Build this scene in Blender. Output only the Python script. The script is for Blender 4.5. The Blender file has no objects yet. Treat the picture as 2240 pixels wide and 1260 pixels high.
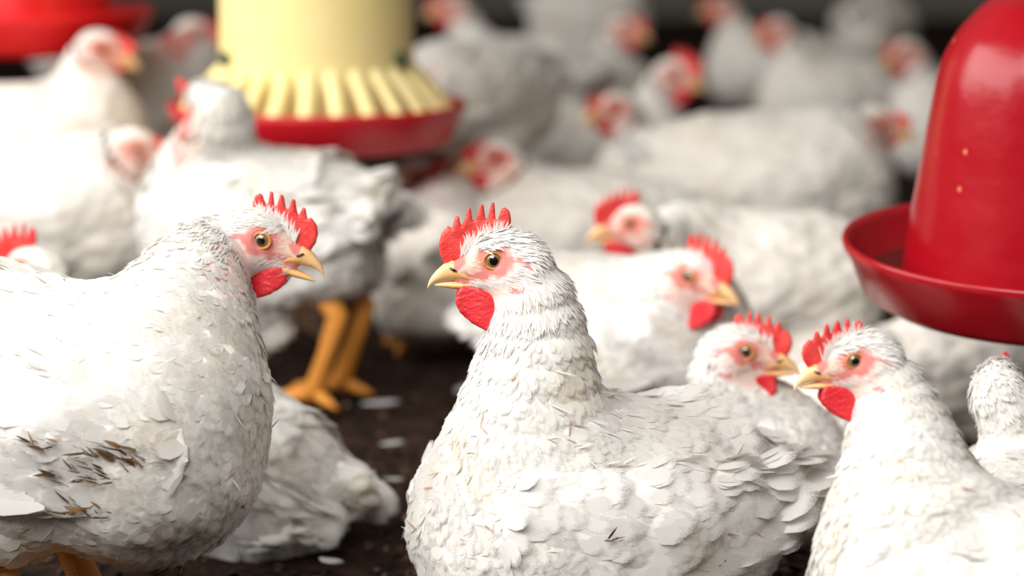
import bpy, math, random
import numpy as np
from mathutils import Vector, Matrix

# ------------------------------------------------------------------ camera, light, exposure
SC = bpy.context.scene
COL = SC.collection
W, H = 2240, 1260
LENS, SENSOR = 85.0, 36.0
FPX = W * LENS / SENSOR
CAMZ, PITCH = 0.585, math.radians(10.0)

cam_d = bpy.data.cameras.new('camera')
cam_d.lens = LENS
cam_d.sensor_width = SENSOR
cam_d.clip_start = 0.05
cam_d.dof.use_dof = True
cam_d.dof.focus_distance = 1.80
cam_d.dof.aperture_fstop = 3.0
cam = bpy.data.objects.new('camera', cam_d)
cam.location = (0, 0, CAMZ)
cam.rotation_euler = (math.pi / 2 - PITCH, 0, 0)
COL.objects.link(cam)
SC.camera = cam

SC.view_settings.view_transform = 'Standard'
SC.view_settings.look = 'None'
SC.view_settings.exposure = 0.12
SC.view_settings.gamma = 1.0
SC.view_settings.use_curve_mapping = False
SC.cycles.transparent_max_bounces = 20

world = bpy.data.worlds.new('daylight')
SC.world = world
world.use_nodes = True
bg = world.node_tree.nodes['Background']
bg.inputs['Color'].default_value = (1.0, 0.94, 0.87, 1)
bg.inputs['Strength'].default_value = 0.13


def area(name, loc, target, sx, sy, power, color, spread=180):
    l = bpy.data.lights.new(name, 'AREA')
    l.shape = 'RECTANGLE'
    l.size, l.size_y = sx, sy
    l.energy = power
    l.spread = math.radians(spread)
    l.color = color
    o = bpy.data.objects.new(name, l)
    o.location = loc
    d = Vector(target) - Vector(loc)
    o.rotation_euler = d.to_track_quat('-Z', 'Y').to_euler()
    COL.objects.link(o)
    return o


# daylight entering by the open side of the shed (left) plus an added lamp above the camera, narrowed to dim the back
area('side_opening_light', (-2.05, 1.95, 1.45), (-0.3, 2.3, 0.15), 3.0, 1.5, 86, (1.0, 0.98, 0.96))
area('added_front_light', (-0.65, 0.1, 1.85), (0.05, 1.75, 0.1), 1.8, 1.5, 21, (1.0, 0.97, 0.94), 84)

rng = np.random.default_rng(7)
random.seed(7)


def P(px, py, d):
    """point in the place that lies d metres ahead of the camera and is seen at pixel (px, py)"""
    u, v = (px - W / 2) / FPX, (H / 2 - py) / FPX
    x = u
    y = math.cos(PITCH) + v * math.sin(PITCH)
    z = -math.sin(PITCH) + v * math.cos(PITCH)
    s = d / y
    return np.array([x * s, d, CAMZ + z * s])


# ------------------------------------------------------------------ materials
def newmat(name):
    m = bpy.data.materials.new(name)
    m.use_nodes = True
    nt = m.node_tree
    b = nt.nodes['Principled BSDF']
    return m, nt, b


def add(nt, t, **kw):
    n = nt.nodes.new(t)
    for k, v in kw.items():
        if k in n.inputs.keys():
            n.inputs[k].default_value = v
        else:
            setattr(n, k, v)
    return n


def noise_bump(nt, b, scale, dist, strength=1.0, detail=4.0, coord=None):
    tc = add(nt, 'ShaderNodeTexCoord')
    n = add(nt, 'ShaderNodeTexNoise', Scale=scale, Detail=detail)
    nt.links.new(tc.outputs['Object'] if coord is None else coord, n.inputs['Vector'])
    bm = add(nt, 'ShaderNodeBump', Strength=strength, Distance=dist)
    nt.links.new(n.outputs['Fac'], bm.inputs['Height'])
    nt.links.new(bm.outputs['Normal'], b.inputs['Normal'])
    return n


def plain(name, col, rough=0.5, bump=None, spec=0.5, coat=0.0):
    m, nt, b = newmat(name)
    b.inputs['Base Color'].default_value = (*col, 1)
    b.inputs['Roughness'].default_value = rough
    b.inputs['Specular IOR Level'].default_value = spec
    b.inputs['Coat Weight'].default_value = coat
    if bump:
        noise_bump(nt, b, bump[0], bump[1])
    return m


def plumage_material(name, bump_feathers, translucent):
    """white feathers: colour attribute, cream staining in patches, soft sheen"""
    m, nt, b = newmat(name)
    at = add(nt, 'ShaderNodeAttribute', attribute_name='col')
    tc = add(nt, 'ShaderNodeTexCoord')
    n1 = add(nt, 'ShaderNodeTexNoise', Scale=16.0, Detail=5.0, Roughness=0.65)
    nt.links.new(tc.outputs['Object'], n1.inputs['Vector'])
    r = add(nt, 'ShaderNodeValToRGB')
    r.color_ramp.elements[0].position = 0.50
    r.color_ramp.elements[0].color = (1, 1, 1, 1)
    r.color_ramp.elements[1].position = 0.80
    r.color_ramp.elements[1].color = (0.93, 0.86, 0.73, 1)
    nt.links.new(n1.outputs['Fac'], r.inputs['Fac'])
    mx = add(nt, 'ShaderNodeMix', data_type='RGBA', blend_type='MULTIPLY')
    mx.inputs[0].default_value = 1.0
    nt.links.new(at.outputs['Color'], mx.inputs[6])
    nt.links.new(r.outputs['Color'], mx.inputs[7])
    nt.links.new(mx.outputs[2], b.inputs['Base Color'])
    b.inputs['Roughness'].default_value = 0.75
    b.inputs['Specular IOR Level'].default_value = 0.15
    b.inputs['Sheen Weight'].default_value = 0.15
    if bump_feathers:
        mp = add(nt, 'ShaderNodeMapping')
        mp.inputs['Scale'].default_value = (38, 62, 62)
        nt.links.new(tc.outputs['Object'], mp.inputs['Vector'])
        v = add(nt, 'ShaderNodeTexVoronoi', Scale=1.0)
        nt.links.new(mp.outputs['Vector'], v.inputs['Vector'])
        n2 = add(nt, 'ShaderNodeTexNoise', Scale=22.0, Detail=6.0)
        nt.links.new(tc.outputs['Object'], n2.inputs['Vector'])
        ad = add(nt, 'ShaderNodeMath', operation='ADD')
        nt.links.new(v.outputs['Distance'], ad.inputs[0])
        ml = add(nt, 'ShaderNodeMath', operation='MULTIPLY')
        ml.inputs[1].default_value = 2.2
        nt.links.new(n2.outputs['Fac'], ml.inputs[0])
        nt.links.new(ml.outputs[0], ad.inputs[1])
        bm = add(nt, 'ShaderNodeBump', Strength=0.7, Distance=0.006)
        nt.links.new(ad.outputs[0], bm.inputs['Height'])
        nt.links.new(bm.outputs['Normal'], b.inputs['Normal'])
    if translucent:
        tr = add(nt, 'ShaderNodeBsdfTranslucent')
        nt.links.new(mx.outputs[2], tr.inputs['Color'])
        ms = add(nt, 'ShaderNodeMixShader')
        ms.inputs[0].default_value = 0.32
        nt.links.new(b.outputs[0], ms.inputs[1])
        nt.links.new(tr.outputs[0], ms.inputs[2])
        # barbs fray and thin out towards the margin of each vane
        mp = add(nt, 'ShaderNodeMapping')
        nt.links.new(tc.outputs['Object'], mp.inputs['Vector'])
        fr = add(nt, 'ShaderNodeTexNoise', Scale=950.0, Detail=2.0)
        nt.links.new(tc.outputs['Object'], fr.inputs['Vector'])
        m1 = add(nt, 'ShaderNodeMath', operation='MULTIPLY_ADD')
        m1.inputs[1].default_value = 1.5
        m1.inputs[2].default_value = -0.75
        nt.links.new(fr.outputs['Fac'], m1.inputs[0])
        m2 = add(nt, 'ShaderNodeMath', operation='MULTIPLY_ADD')
        m2.inputs[1].default_value = 2.0
        nt.links.new(at.outputs['Alpha'], m2.inputs[0])
        nt.links.new(m1.outputs[0], m2.inputs[2])
        m2.use_clamp = True
        tp = add(nt, 'ShaderNodeBsdfTransparent')
        m3 = add(nt, 'ShaderNodeMixShader')
        nt.links.new(m2.outputs[0], m3.inputs[0])
        nt.links.new(tp.outputs[0], m3.inputs[1])
        nt.links.new(ms.outputs[0], m3.inputs[2])
        nt.links.new(m3.outputs[0], nt.nodes['Material Output'].inputs['Surface'])
    return m


def flesh_material(name, col, col2):
    """comb and wattle: granular red skin with a slight gloss"""
    m, nt, b = newmat(name)
    tc = add(nt, 'ShaderNodeTexCoord')
    n = add(nt, 'ShaderNodeTexNoise', Scale=60.0, Detail=5.0)
    nt.links.new(tc.outputs['Object'], n.inputs['Vector'])
    r = add(nt, 'ShaderNodeValToRGB')
    r.color_ramp.elements[0].position = 0.35
    r.color_ramp.elements[0].color = (*col, 1)
    r.color_ramp.elements[1].position = 0.7
    r.color_ramp.elements[1].color = (*col2, 1)
    nt.links.new(n.outputs['Fac'], r.inputs['Fac'])
    nt.links.new(r.outputs['Color'], b.inputs['Base Color'])
    b.inputs['Roughness'].default_value = 0.42
    b.inputs['Specular IOR Level'].default_value = 0.35
    b.inputs['Subsurface Weight'].default_value = 0.12
    b.inputs['Subsurface Radius'].default_value = (0.006, 0.002, 0.001)
    n2 = add(nt, 'ShaderNodeTexVoronoi', Scale=620.0)
    nt.links.new(tc.outputs['Object'], n2.inputs['Vector'])
    n3 = add(nt, 'ShaderNodeTexNoise', Scale=480.0, Detail=4.0)
    nt.links.new(tc.outputs['Object'], n3.inputs['Vector'])
    ad = add(nt, 'ShaderNodeMath', operation='ADD')
    nt.links.new(n2.outputs['Distance'], ad.inputs[0])
    nt.links.new(n3.outputs['Fac'], ad.inputs[1])
    bm = add(nt, 'ShaderNodeBump', Strength=0.30, Distance=0.0010)
    nt.links.new(ad.outputs[0], bm.inputs['Height'])
    nt.links.new(bm.outputs['Normal'], b.inputs['Normal'])
    return m


def horn_material(name):
    """beak: amber horn, paler towards its sharp tip (object Y is not used; colour attribute carries it)"""
    m, nt, b = newmat(name)
    at = add(nt, 'ShaderNodeAttribute', attribute_name='col')
    nt.links.new(at.outputs['Color'], b.inputs['Base Color'])
    b.inputs['Roughness'].default_value = 0.33
    b.inputs['Subsurface Weight'].default_value = 0.1
    b.inputs['Subsurface Radius'].default_value = (0.004, 0.002, 0.001)
    noise_bump(nt, b, 160, 0.0006)
    return m


def plastic(name, col, dust, rough, spots):
    m, nt, b = newmat(name)
    tc = add(nt, 'ShaderNodeTexCoord')
    n = add(nt, 'ShaderNodeTexNoise', Scale=7.0, Detail=6.0, Roughness=0.6)
    nt.links.new(tc.outputs['Object'], n.inputs['Vector'])
    r = add(nt, 'ShaderNodeValToRGB')
    r.color_ramp.elements[0].position = 0.42
    r.color_ramp.elements[0].color = (*col, 1)
    r.color_ramp.elements[1].position = 0.85
    r.color_ramp.elements[1].color = (*dust, 1)
    nt.links.new(n.outputs['Fac'], r.inputs['Fac'])
    last = r.outputs['Color']
    if spots:
        v = add(nt, 'ShaderNodeTexVoronoi', Scale=26.0)
        nt.links.new(tc.outputs['Object'], v.inputs['Vector'])
        r2 = add(nt, 'ShaderNodeValToRGB')
        r2.color_ramp.elements[0].position = 0.045
        r2.color_ramp.elements[0].color = (1, 1, 1, 1)
        r2.color_ramp.elements[1].position = 0.075
        r2.color_ramp.elements[1].color = (0, 0, 0, 1)
        nt.links.new(v.outputs['Distance'], r2.inputs['Fac'])
        mx = add(nt, 'ShaderNodeMix', data_type='RGBA')
        nt.links.new(r2.outputs['Color'], mx.inputs[0])
        nt.links.new(last, mx.inputs[6])
        mx.inputs[7].default_value = (*spots, 1)
        last = mx.outputs[2]
    nt.links.new(last, b.inputs['Base Color'])
    b.inputs['Roughness'].default_value = rough
    b.inputs['Specular IOR Level'].default_value = 0.4
    noise_bump(nt, b, 30, 0.0008)
    return m


def litter_material():
    m, nt, b = newmat('poultry_litter')
    tc = add(nt, 'ShaderNodeTexCoord')
    n = add(nt, 'ShaderNodeTexNoise', Scale=42.0, Detail=8.0, Roughness=0.7)
    nt.links.new(tc.outputs['Object'], n.inputs['Vector'])
    r = add(nt, 'ShaderNodeValToRGB')
    r.color_ramp.elements[0].position = 0.35
    r.color_ramp.elements[0].color = (0.010, 0.006, 0.004, 1)
    r.color_ramp.elements[1].position = 0.78
    r.color_ramp.elements[1].color = (0.11, 0.06, 0.04, 1)
    nt.links.new(n.outputs['Fac'], r.inputs['Fac'])
    nt.links.new(r.outputs['Color'], b.inputs['Base Color'])
    b.inputs['Roughness'].default_value = 0.95
    b.inputs['Specular IOR Level'].default_value = 0.1
    bm = add(nt, 'ShaderNodeBump', Strength=1.0, Distance=0.02)
    nt.links.new(n.outputs['Fac'], bm.inputs['Height'])
    nt.links.new(bm.outputs['Normal'], b.inputs['Normal'])
    return m


def attr_material(name, rough=0.9):
    m, nt, b = newmat(name)
    at = add(nt, 'ShaderNodeAttribute', attribute_name='col')
    nt.links.new(at.outputs['Color'], b.inputs['Base Color'])
    b.inputs['Roughness'].default_value = rough
    b.inputs['Specular IOR Level'].default_value = 0.15
    return m


M = dict(
    body=plumage_material('white_down', False, False),
    far=plumage_material('white_feathers_over_body', True, False),
    vane=plumage_material('white_feather_vane', False, True),
    comb=flesh_material('red_comb_skin', (0.68, 0.030, 0.032), (0.80, 0.10, 0.08)),
    wattle=flesh_material('red_wattle_skin', (0.60, 0.016, 0.028), (0.68, 0.04, 0.045)),
    beak=horn_material('amber_horn'),
    iris=plain('olive_amber_iris', (0.20, 0.125, 0.04), 0.12, coat=1.0),
    pupil=plain('black_pupil', (0.004, 0.004, 0.004), 0.06, coat=1.0),
    sclera=plain('eye_white_rim', (0.45, 0.25, 0.18), 0.2, coat=1.0),
    lid=plain('ochre_eyelid', (0.58, 0.23, 0.07), 0.5, (900, 0.0005)),
    leg=plain('orange_scaled_skin', (0.70, 0.27, 0.035), 0.5, (380, 0.002)),
    claw=plain('pale_claw', (0.45, 0.30, 0.16), 0.4),
    red=plastic('red_drinker_plastic', (0.32, 0.002, 0.008), (0.37, 0.014, 0.022), 0.25, (0.58, 0.16, 0.08)),
    sunlit_red=plastic('sunlit_red_drinker_plastic', (0.80, 0.010, 0.012), (0.80, 0.03, 0.03), 0.3, None),  # same red plastic, with the far drinker's sunlight put into its colour
    redpan=plastic('red_feeder_pan_plastic', (0.56, 0.010, 0.020), (0.58, 0.03, 0.04), 0.35, None),
    yellow=plastic('yellow_feeder_plastic', (0.92, 0.76, 0.32), (0.92, 0.80, 0.42), 0.4, None),
    water=plain('murky_water', (0.07, 0.015, 0.012), 0.08),
    feed=plain('brown_feed_mash', (0.25, 0.13, 0.05), 0.95, (120, 0.006)),
    cord=plain('dark_cord', (0.03, 0.03, 0.03), 0.8),
    litter=litter_material(),
    clip=plain('dark_green_clip', (0.01, 0.05, 0.03), 0.5),
    wall=plain('lime_washed_block', (0.30, 0.28, 0.24), 0.95, (14, 0.01)),
    chips=attr_material('litter_chips'),
)


# ------------------------------------------------------------------ mesh helpers
def make_mesh(name, V, F, mats, parent=None, col=None, smooth=True, mat_idx=None, nrm=None):
    """V (n,3) array, F list of index tuples or an int array; links ONE object"""
    me = bpy.data.meshes.new(name)
    V = np.asarray(V, dtype=np.float32)
    if isinstance(F, np.ndarray):
        nf, k = F.shape
        me.vertices.add(len(V))
        me.vertices.foreach_set('co', V.ravel())
        me.loops.add(nf * k)
        me.loops.foreach_set('vertex_index', F.astype(np.int32).ravel())
        me.polygons.add(nf)
        me.polygons.foreach_set('loop_start', np.arange(0, nf * k, k, dtype=np.int32))
    else:
        me.from_pydata([tuple(v) for v in V], [], [tuple(f) for f in F])
    if not isinstance(mats, (list, tuple)):
        mats = [mats]
    for m in mats:
        me.materials.append(m)
    me.polygons.foreach_set('use_smooth', np.full(len(me.polygons), smooth))
    if mat_idx is not None:
        me.polygons.foreach_set('material_index', np.asarray(mat_idx, dtype=np.int32))
    if col is not None:
        a = me.attributes.new('col', 'FLOAT_COLOR', 'POINT')
        c = np.ones((len(V), 4), dtype=np.float32)
        c[:, :np.shape(col)[-1]] = col
        a.data.foreach_set('color', c.ravel())
    me.update()
    me.validate()
    if nrm is not None:
        me.normals_split_custom_set_from_vertices([tuple(x) for x in nrm])
    o = bpy.data.objects.new(name, me)
    COL.objects.link(o)
    if parent is not None:
        o.parent = parent
    return o


def thing(name, label, cat, loc=(0, 0, 0), rz=0.0, group=None):
    o = bpy.data.objects.new(name, None)
    o.empty_display_size = 0.05
    o.location = loc
    o.rotation_euler = (0, 0, rz)
    COL.objects.link(o)
    tag(o, label, cat, group)
    return o


def tag(o, label=None, cat=None, group=None, kind=None):
    if label: o['label'] = label
    if cat: o['category'] = cat
    if group: o['group'] = group
    if kind: o['kind'] = kind
    return o


def surface_nets(fn, lo, hi, h):
    n = np.maximum(np.ceil((np.asarray(hi) - np.asarray(lo)) / h).astype(int) + 1, 3)
    ax = [lo[i] + h * np.arange(n[i]) for i in range(3)]
    G = np.stack(np.meshgrid(*ax, indexing='ij'), -1).reshape(-1, 3)
    F = fn(G).reshape(n)
    ins = F < 0
    c = [(i, j, k) for i in (0, 1) for j in (0, 1) for k in (0, 1)]
    sl = lambda A, o: A[o[0]:n[0] - 1 + o[0], o[1]:n[1] - 1 + o[1], o[2]:n[2] - 1 + o[2]]
    cnt = sum(sl(ins, o).astype(np.int8) for o in c)
    mixed = (cnt > 0) & (cnt < 8)
    ids = -np.ones(mixed.shape, dtype=np.int64)
    I = np.argwhere(mixed)
    ids[mixed] = np.arange(len(I))
    acc = np.zeros((len(I), 3)); num = np.zeros(len(I))
    for a in c:
        for d in range(3):
            if a[d] == 0:
                b = list(a); b[d] = 1
                fa = F[I[:, 0] + a[0], I[:, 1] + a[1], I[:, 2] + a[2]]
                fb = F[I[:, 0] + b[0], I[:, 1] + b[1], I[:, 2] + b[2]]
                m = (fa < 0) != (fb < 0)
                t = np.where(m, fa / np.where(m, fa - fb, 1), 0)
                p = np.tile(np.array(a, float), (len(I), 1))
                p[:, d] += t
                acc[m] += p[m]; num[m] += 1
    V = np.asarray(lo) + h * (I + acc / num[:, None])
    quads = []
    for d in range(3):
        o1, o2 = (d + 1) % 3, (d + 2) % 3
        s0 = [slice(None)] * 3; s1 = [slice(None)] * 3
        s0[d] = slice(0, n[d] - 1); s1[d] = slice(1, n[d])
        A, B = ins[tuple(s0)], ins[tuple(s1)]
        E = np.argwhere(A != B)
        ok = (E[:, o1] > 0) & (E[:, o2] > 0) & (E[:, o1] < n[o1] - 1) & (E[:, o2] < n[o2] - 1)
        E = E[ok]
        q = []
        for (da, db) in ((-1, -1), (0, -1), (0, 0), (-1, 0)):
            e = E.copy(); e[:, o1] += da; e[:, o2] += db
            q.append(ids[e[:, 0], e[:, 1], e[:, 2]])
        q = np.stack(q, 1)
        inside_first = A[E[:, 0], E[:, 1], E[:, 2]]
        q = np.where(inside_first[:, None], q, q[:, ::-1])
        quads.append(q)
    Q = np.concatenate(quads)
    Q = Q[(Q >= 0).all(1)]
    return V, Q


def gradient(fn, V, e=4e-4):
    g = np.zeros_like(V)
    for i in range(3):
        d = np.zeros(3); d[i] = e
        g[:, i] = (fn(V + d) - fn(V - d)) / (2 * e)
    return g


def project(fn, V, it=2):
    for _ in range(it):
        g = gradient(fn, V)
        V = V - g * (fn(V) / np.maximum((g * g).sum(1), 0.3))[:, None]
    return V


def unit(a):
    return a / np.maximum(np.linalg.norm(a, axis=-1, keepdims=True), 1e-9)


def smin(a, b, k):
    h = np.clip(0.5 + 0.5 * (b - a) / k, 0, 1)
    return b * (1 - h) + a * h - k * h * (1 - h)


def ellipsoid(p, c, r, R=None):
    q = p - np.asarray(c)
    if R is not None:
        q = q @ R
    r = np.asarray(r)
    k0 = np.linalg.norm(q / r, axis=1)
    k1 = np.linalg.norm(q / (r * r), axis=1)
    return k0 * (k0 - 1) / np.maximum(k1, 1e-9)


def rcone(p, a, b, ra, rb):
    a = np.asarray(a, float); b = np.asarray(b, float)
    ab = b - a
    t = np.clip(((p - a) @ ab) / max(ab @ ab, 1e-12), 0, 1)
    return np.linalg.norm(p - a - t[:, None] * ab, axis=1) - (ra + (rb - ra) * t)


def chain(p, pts, rad):
    f = None
    for i in range(len(pts) - 1):
        g = rcone(p, pts[i], pts[i + 1], rad[i], rad[i + 1])
        f = g if f is None else np.minimum(f, g)
    return f


def wob(p, s, seed=0.0):
    """cheap smooth noise in about -1..1"""
    x, y, z = p[:, 0] * s + seed, p[:, 1] * s + seed * 1.7, p[:, 2] * s - seed
    return (np.sin(x + 1.7 * np.sin(y * 1.3 + z * .7)) + np.sin(y * 1.4 + 1.9 * np.sin(z * 1.1 + x * .6))
            + np.sin(z * 1.2 + 1.6 * np.sin(x * 1.2 - y * .8))) / 3


def tube(pts, rad, ns=10, cap=True):
    """swept tube of varying radius"""
    pts = np.asarray(pts, float); n = len(pts)
    V = []; F = []
    T = np.gradient(pts, axis=0); T = unit(T)
    up = np.array([0.0, 0, 1]) if abs(T[0, 2]) < 0.9 else np.array([0.0, 1, 0])
    u = unit(np.cross(T[0], up))
    for i in range(n):
        u = unit(u - T[i] * (u @ T[i]))
        v = np.cross(T[i], u)
        for k in range(ns):
            a = 2 * math.pi * k / ns
            V.append(pts[i] + rad[i] * (math.cos(a) * u + math.sin(a) * v))
    for i in range(n - 1):
        for k in range(ns):
            k2 = (k + 1) % ns
            F.append((i * ns + k, i * ns + k2, (i + 1) * ns + k2, (i + 1) * ns + k))
    if cap:
        F.append(tuple(range(ns))[::-1]); F.append(tuple((n - 1) * ns + k for k in range(ns)))
    return V, F


def merge(parts):
    V, F = [], []
    for v, f in parts:
        o = len(V); V.extend(v); F.extend(tuple(i + o for i in t) for t in f)
    return V, F


def lathe(profile, ns=96):
    """profile of (r, z), closed loop if the ends meet"""
    n = len(profile); V = []; F = []
    for k in range(ns):
        a = 2 * math.pi * k / ns
        for r, z in profile:
            V.append((r * math.cos(a), r * math.sin(a), z))
    for k in range(ns):
        k2 = (k + 1) % ns
        for i in range(n - 1):
            F.append((k * n + i, k2 * n + i, k2 * n + i + 1, k * n + i + 1))
    return V, F


def smooth_profile(pts, per=6):
    """Catmull-Rom through the given (r, z) points"""
    p = np.array(pts, float)
    p = np.vstack([2 * p[0] - p[1], p, 2 * p[-1] - p[-2]])
    out = []
    for i in range(1, len(p) - 2):
        for t in np.linspace(0, 1, per, endpoint=False):
            a, b, c, d = p[i - 1], p[i], p[i + 1], p[i + 2]
            out.append(0.5 * (2 * b + (c - a) * t + (2 * a - 5 * b + 4 * c - d) * t * t + (3 * b - a - 3 * c + d) * t ** 3))
    out.append(p[-2])
    return [tuple(q) for q in out]


def poly_sd(x, z, pts):
    """signed distance to a polygon (negative inside)"""
    d = np.full(x.shape, 1e9); s = np.ones(x.shape)
    n = len(pts)
    for i in range(n):
        ax, az = pts[i]; bx, bz = pts[i - 1]
        ex, ez = bx - ax, bz - az
        wx, wz = x - ax, z - az
        t = np.clip((wx * ex + wz * ez) / (ex * ex + ez * ez + 1e-12), 0, 1)
        d = np.minimum(d, (wx - ex * t) ** 2 + (wz - ez * t) ** 2)
        c1 = z >= az; c2 = z < bz; c3 = ex * wz > ez * wx
        flip = (c1 & c2 & c3) | (~c1 & ~c2 & ~c3)
        s = np.where(flip, -s, s)
    return s * np.sqrt(d)


# ------------------------------------------------------------------ feathers
def feather_template():
    us = [0, .18, .42, .68, .87, 1.0]
    ws = [.12, .62, 1.0, .95, .66, .16]
    V = []; F = []
    for u, w in zip(us, ws):
        for s in (-1, 0, 1):
            V.append((u, s * w, 0.10 if s == 0 else -0.12 * w))
    for i in range(len(us) - 1):
        for j in (0, 1):
            a = i * 3 + j
            F.append((a, a + 1, a + 4, a + 3))
    A = [min(1.0, 1.0 - max((u - .50) / .50, 0) ** 1.2) * (1.0 if c == 1 else min(1.0, .95 - .75 * max(u - .1, 0))) for u in us for c in (0, 1, 2)]
    return np.array(V, float), np.array(F, int), np.array(A)


NORM = []
TILT = -0.5


def barb_template():
    V = []; F = []
    for u, w in ((0, .7), (.35, 1.0), (.7, .7), (1.0, .12)):
        V += [(u, -w, 0), (u, w, 0)]
    for i in range(3):
        a = 2 * i
        F.append((a, a + 1, a + 3, a + 2))
    return np.array(V, float), np.array(F, int), np.array([1, 1, 1, 1, .85, .85, .35, .35])


T_FULL, T_BARB = feather_template(), barb_template()


def feathers(tpl, p, t, n, L, Wd, lift, curl, col, twist):
    """batch of feathers: p base, t direction, n normal, L length, Wd half width"""
    TV, TF, TA = tpl
    m = len(p)
    t = unit(t - n * (t * n).sum(1)[:, None])
    b = np.cross(t, n)
    ct, st = np.cos(twist)[:, None], np.sin(twist)[:, None]
    n2 = n * ct + b * st
    b2 = b * ct - n * st
    u = TV[None, :, 0]; v = TV[None, :, 1]; c = TV[None, :, 2]
    hgt = lift[:, None] * u * L[:, None] - curl[:, None] * (u ** 2.4) * L[:, None] + c * Wd[:, None]
    NORM.append(np.repeat(unit(n + .35 * (n2 - n) + t * (TILT * lift)[:, None]), len(TV), axis=0))
    V = (p[:, None, :] + t[:, None, :] * (u * L[:, None])[:, :, None] + b2[:, None, :] * (v * Wd[:, None])[:, :, None]
         + n2[:, None, :] * hgt[:, :, None])
    F = (TF[None] + (np.arange(m) * len(TV))[:, None, None]).reshape(-1, TF.shape[1])
    C = np.concatenate([np.repeat(col, len(TV), axis=0), np.tile(TA, m)[:, None]], 1)
    return V.reshape(-1, 3), F, C


def cat_mesh(batches):
    V, F, C = [], [], []; o = 0
    for v, f, c in batches:
        V.append(v); F.append(f + o); C.append(c); o += len(v)
    return np.concatenate(V), np.concatenate(F), np.concatenate(C)


def sample_surface(V, Q, N, density, count, r):
    """count random points on quads, weighted by area times density(face centre)"""
    tri = np.concatenate([Q[:, [0, 1, 2]], Q[:, [0, 2, 3]]])
    a, b, c = V[tri[:, 0]], V[tri[:, 1]], V[tri[:, 2]]
    ar = np.linalg.norm(np.cross(b - a, c - a), axis=1) * density((a + b + c) / 3)
    cum = np.cumsum(ar)
    # stratified positions keep the coat even
    k = np.searchsorted(cum, (np.arange(count) + r.random(count)) / count * cum[-1])
    k = np.clip(k, 0, len(tri) - 1)
    u = r.random(count); w = r.random(count)
    f = u + w > 1
    u[f] = 1 - u[f]; w[f] = 1 - w[f]
    p = a[k] + (b[k] - a[k]) * u[:, None] + (c[k] - a[k]) * w[:, None]
    n = unit(N[tri[k, 0]] * (1 - u - w)[:, None] + N[tri[k, 1]] * u[:, None] + N[tri[k, 2]] * w[:, None])
    return p, n


# ------------------------------------------------------------------ the chicken
MM = 0.001
COMB_PTS = [(36, -6), (40, 2), (41, 10), (39, 18), (34, 24), (31, 22), (28.5, 31), (26, 31.5), (24, 24), (22, 27), (19.5, 37), (17, 37.5), (15.5, 28),
            (13.5, 28), (10, 39.5), (7.5, 40), (6.0, 29), (4.2, 29), (1.8, 41), (-0.8, 41.2), (-1.5, 29), (-3, 28), (-6, 36.5), (-8.5, 38), (-12, 35),
            (-13.2, 29), (-12.5, 22), (-6, 18), (8, 12), (18, 6), (24, -2), (29, -7)]
WATTLE_PTS = [(23, -19), (27.5, -25), (29, -33), (25, -41), (17, -48), (7, -53.5), (-2, -54.5), (-7, -50), (-9.5, -42), (-7, -33), (1, -27), (12, -21)]
GROUP = 'white broiler chickens of the flock'
WHITE = np.array([0.86, 0.845, 0.815])
NB = [0]
GS = 0.84    # size of the bodies against the heads


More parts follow.
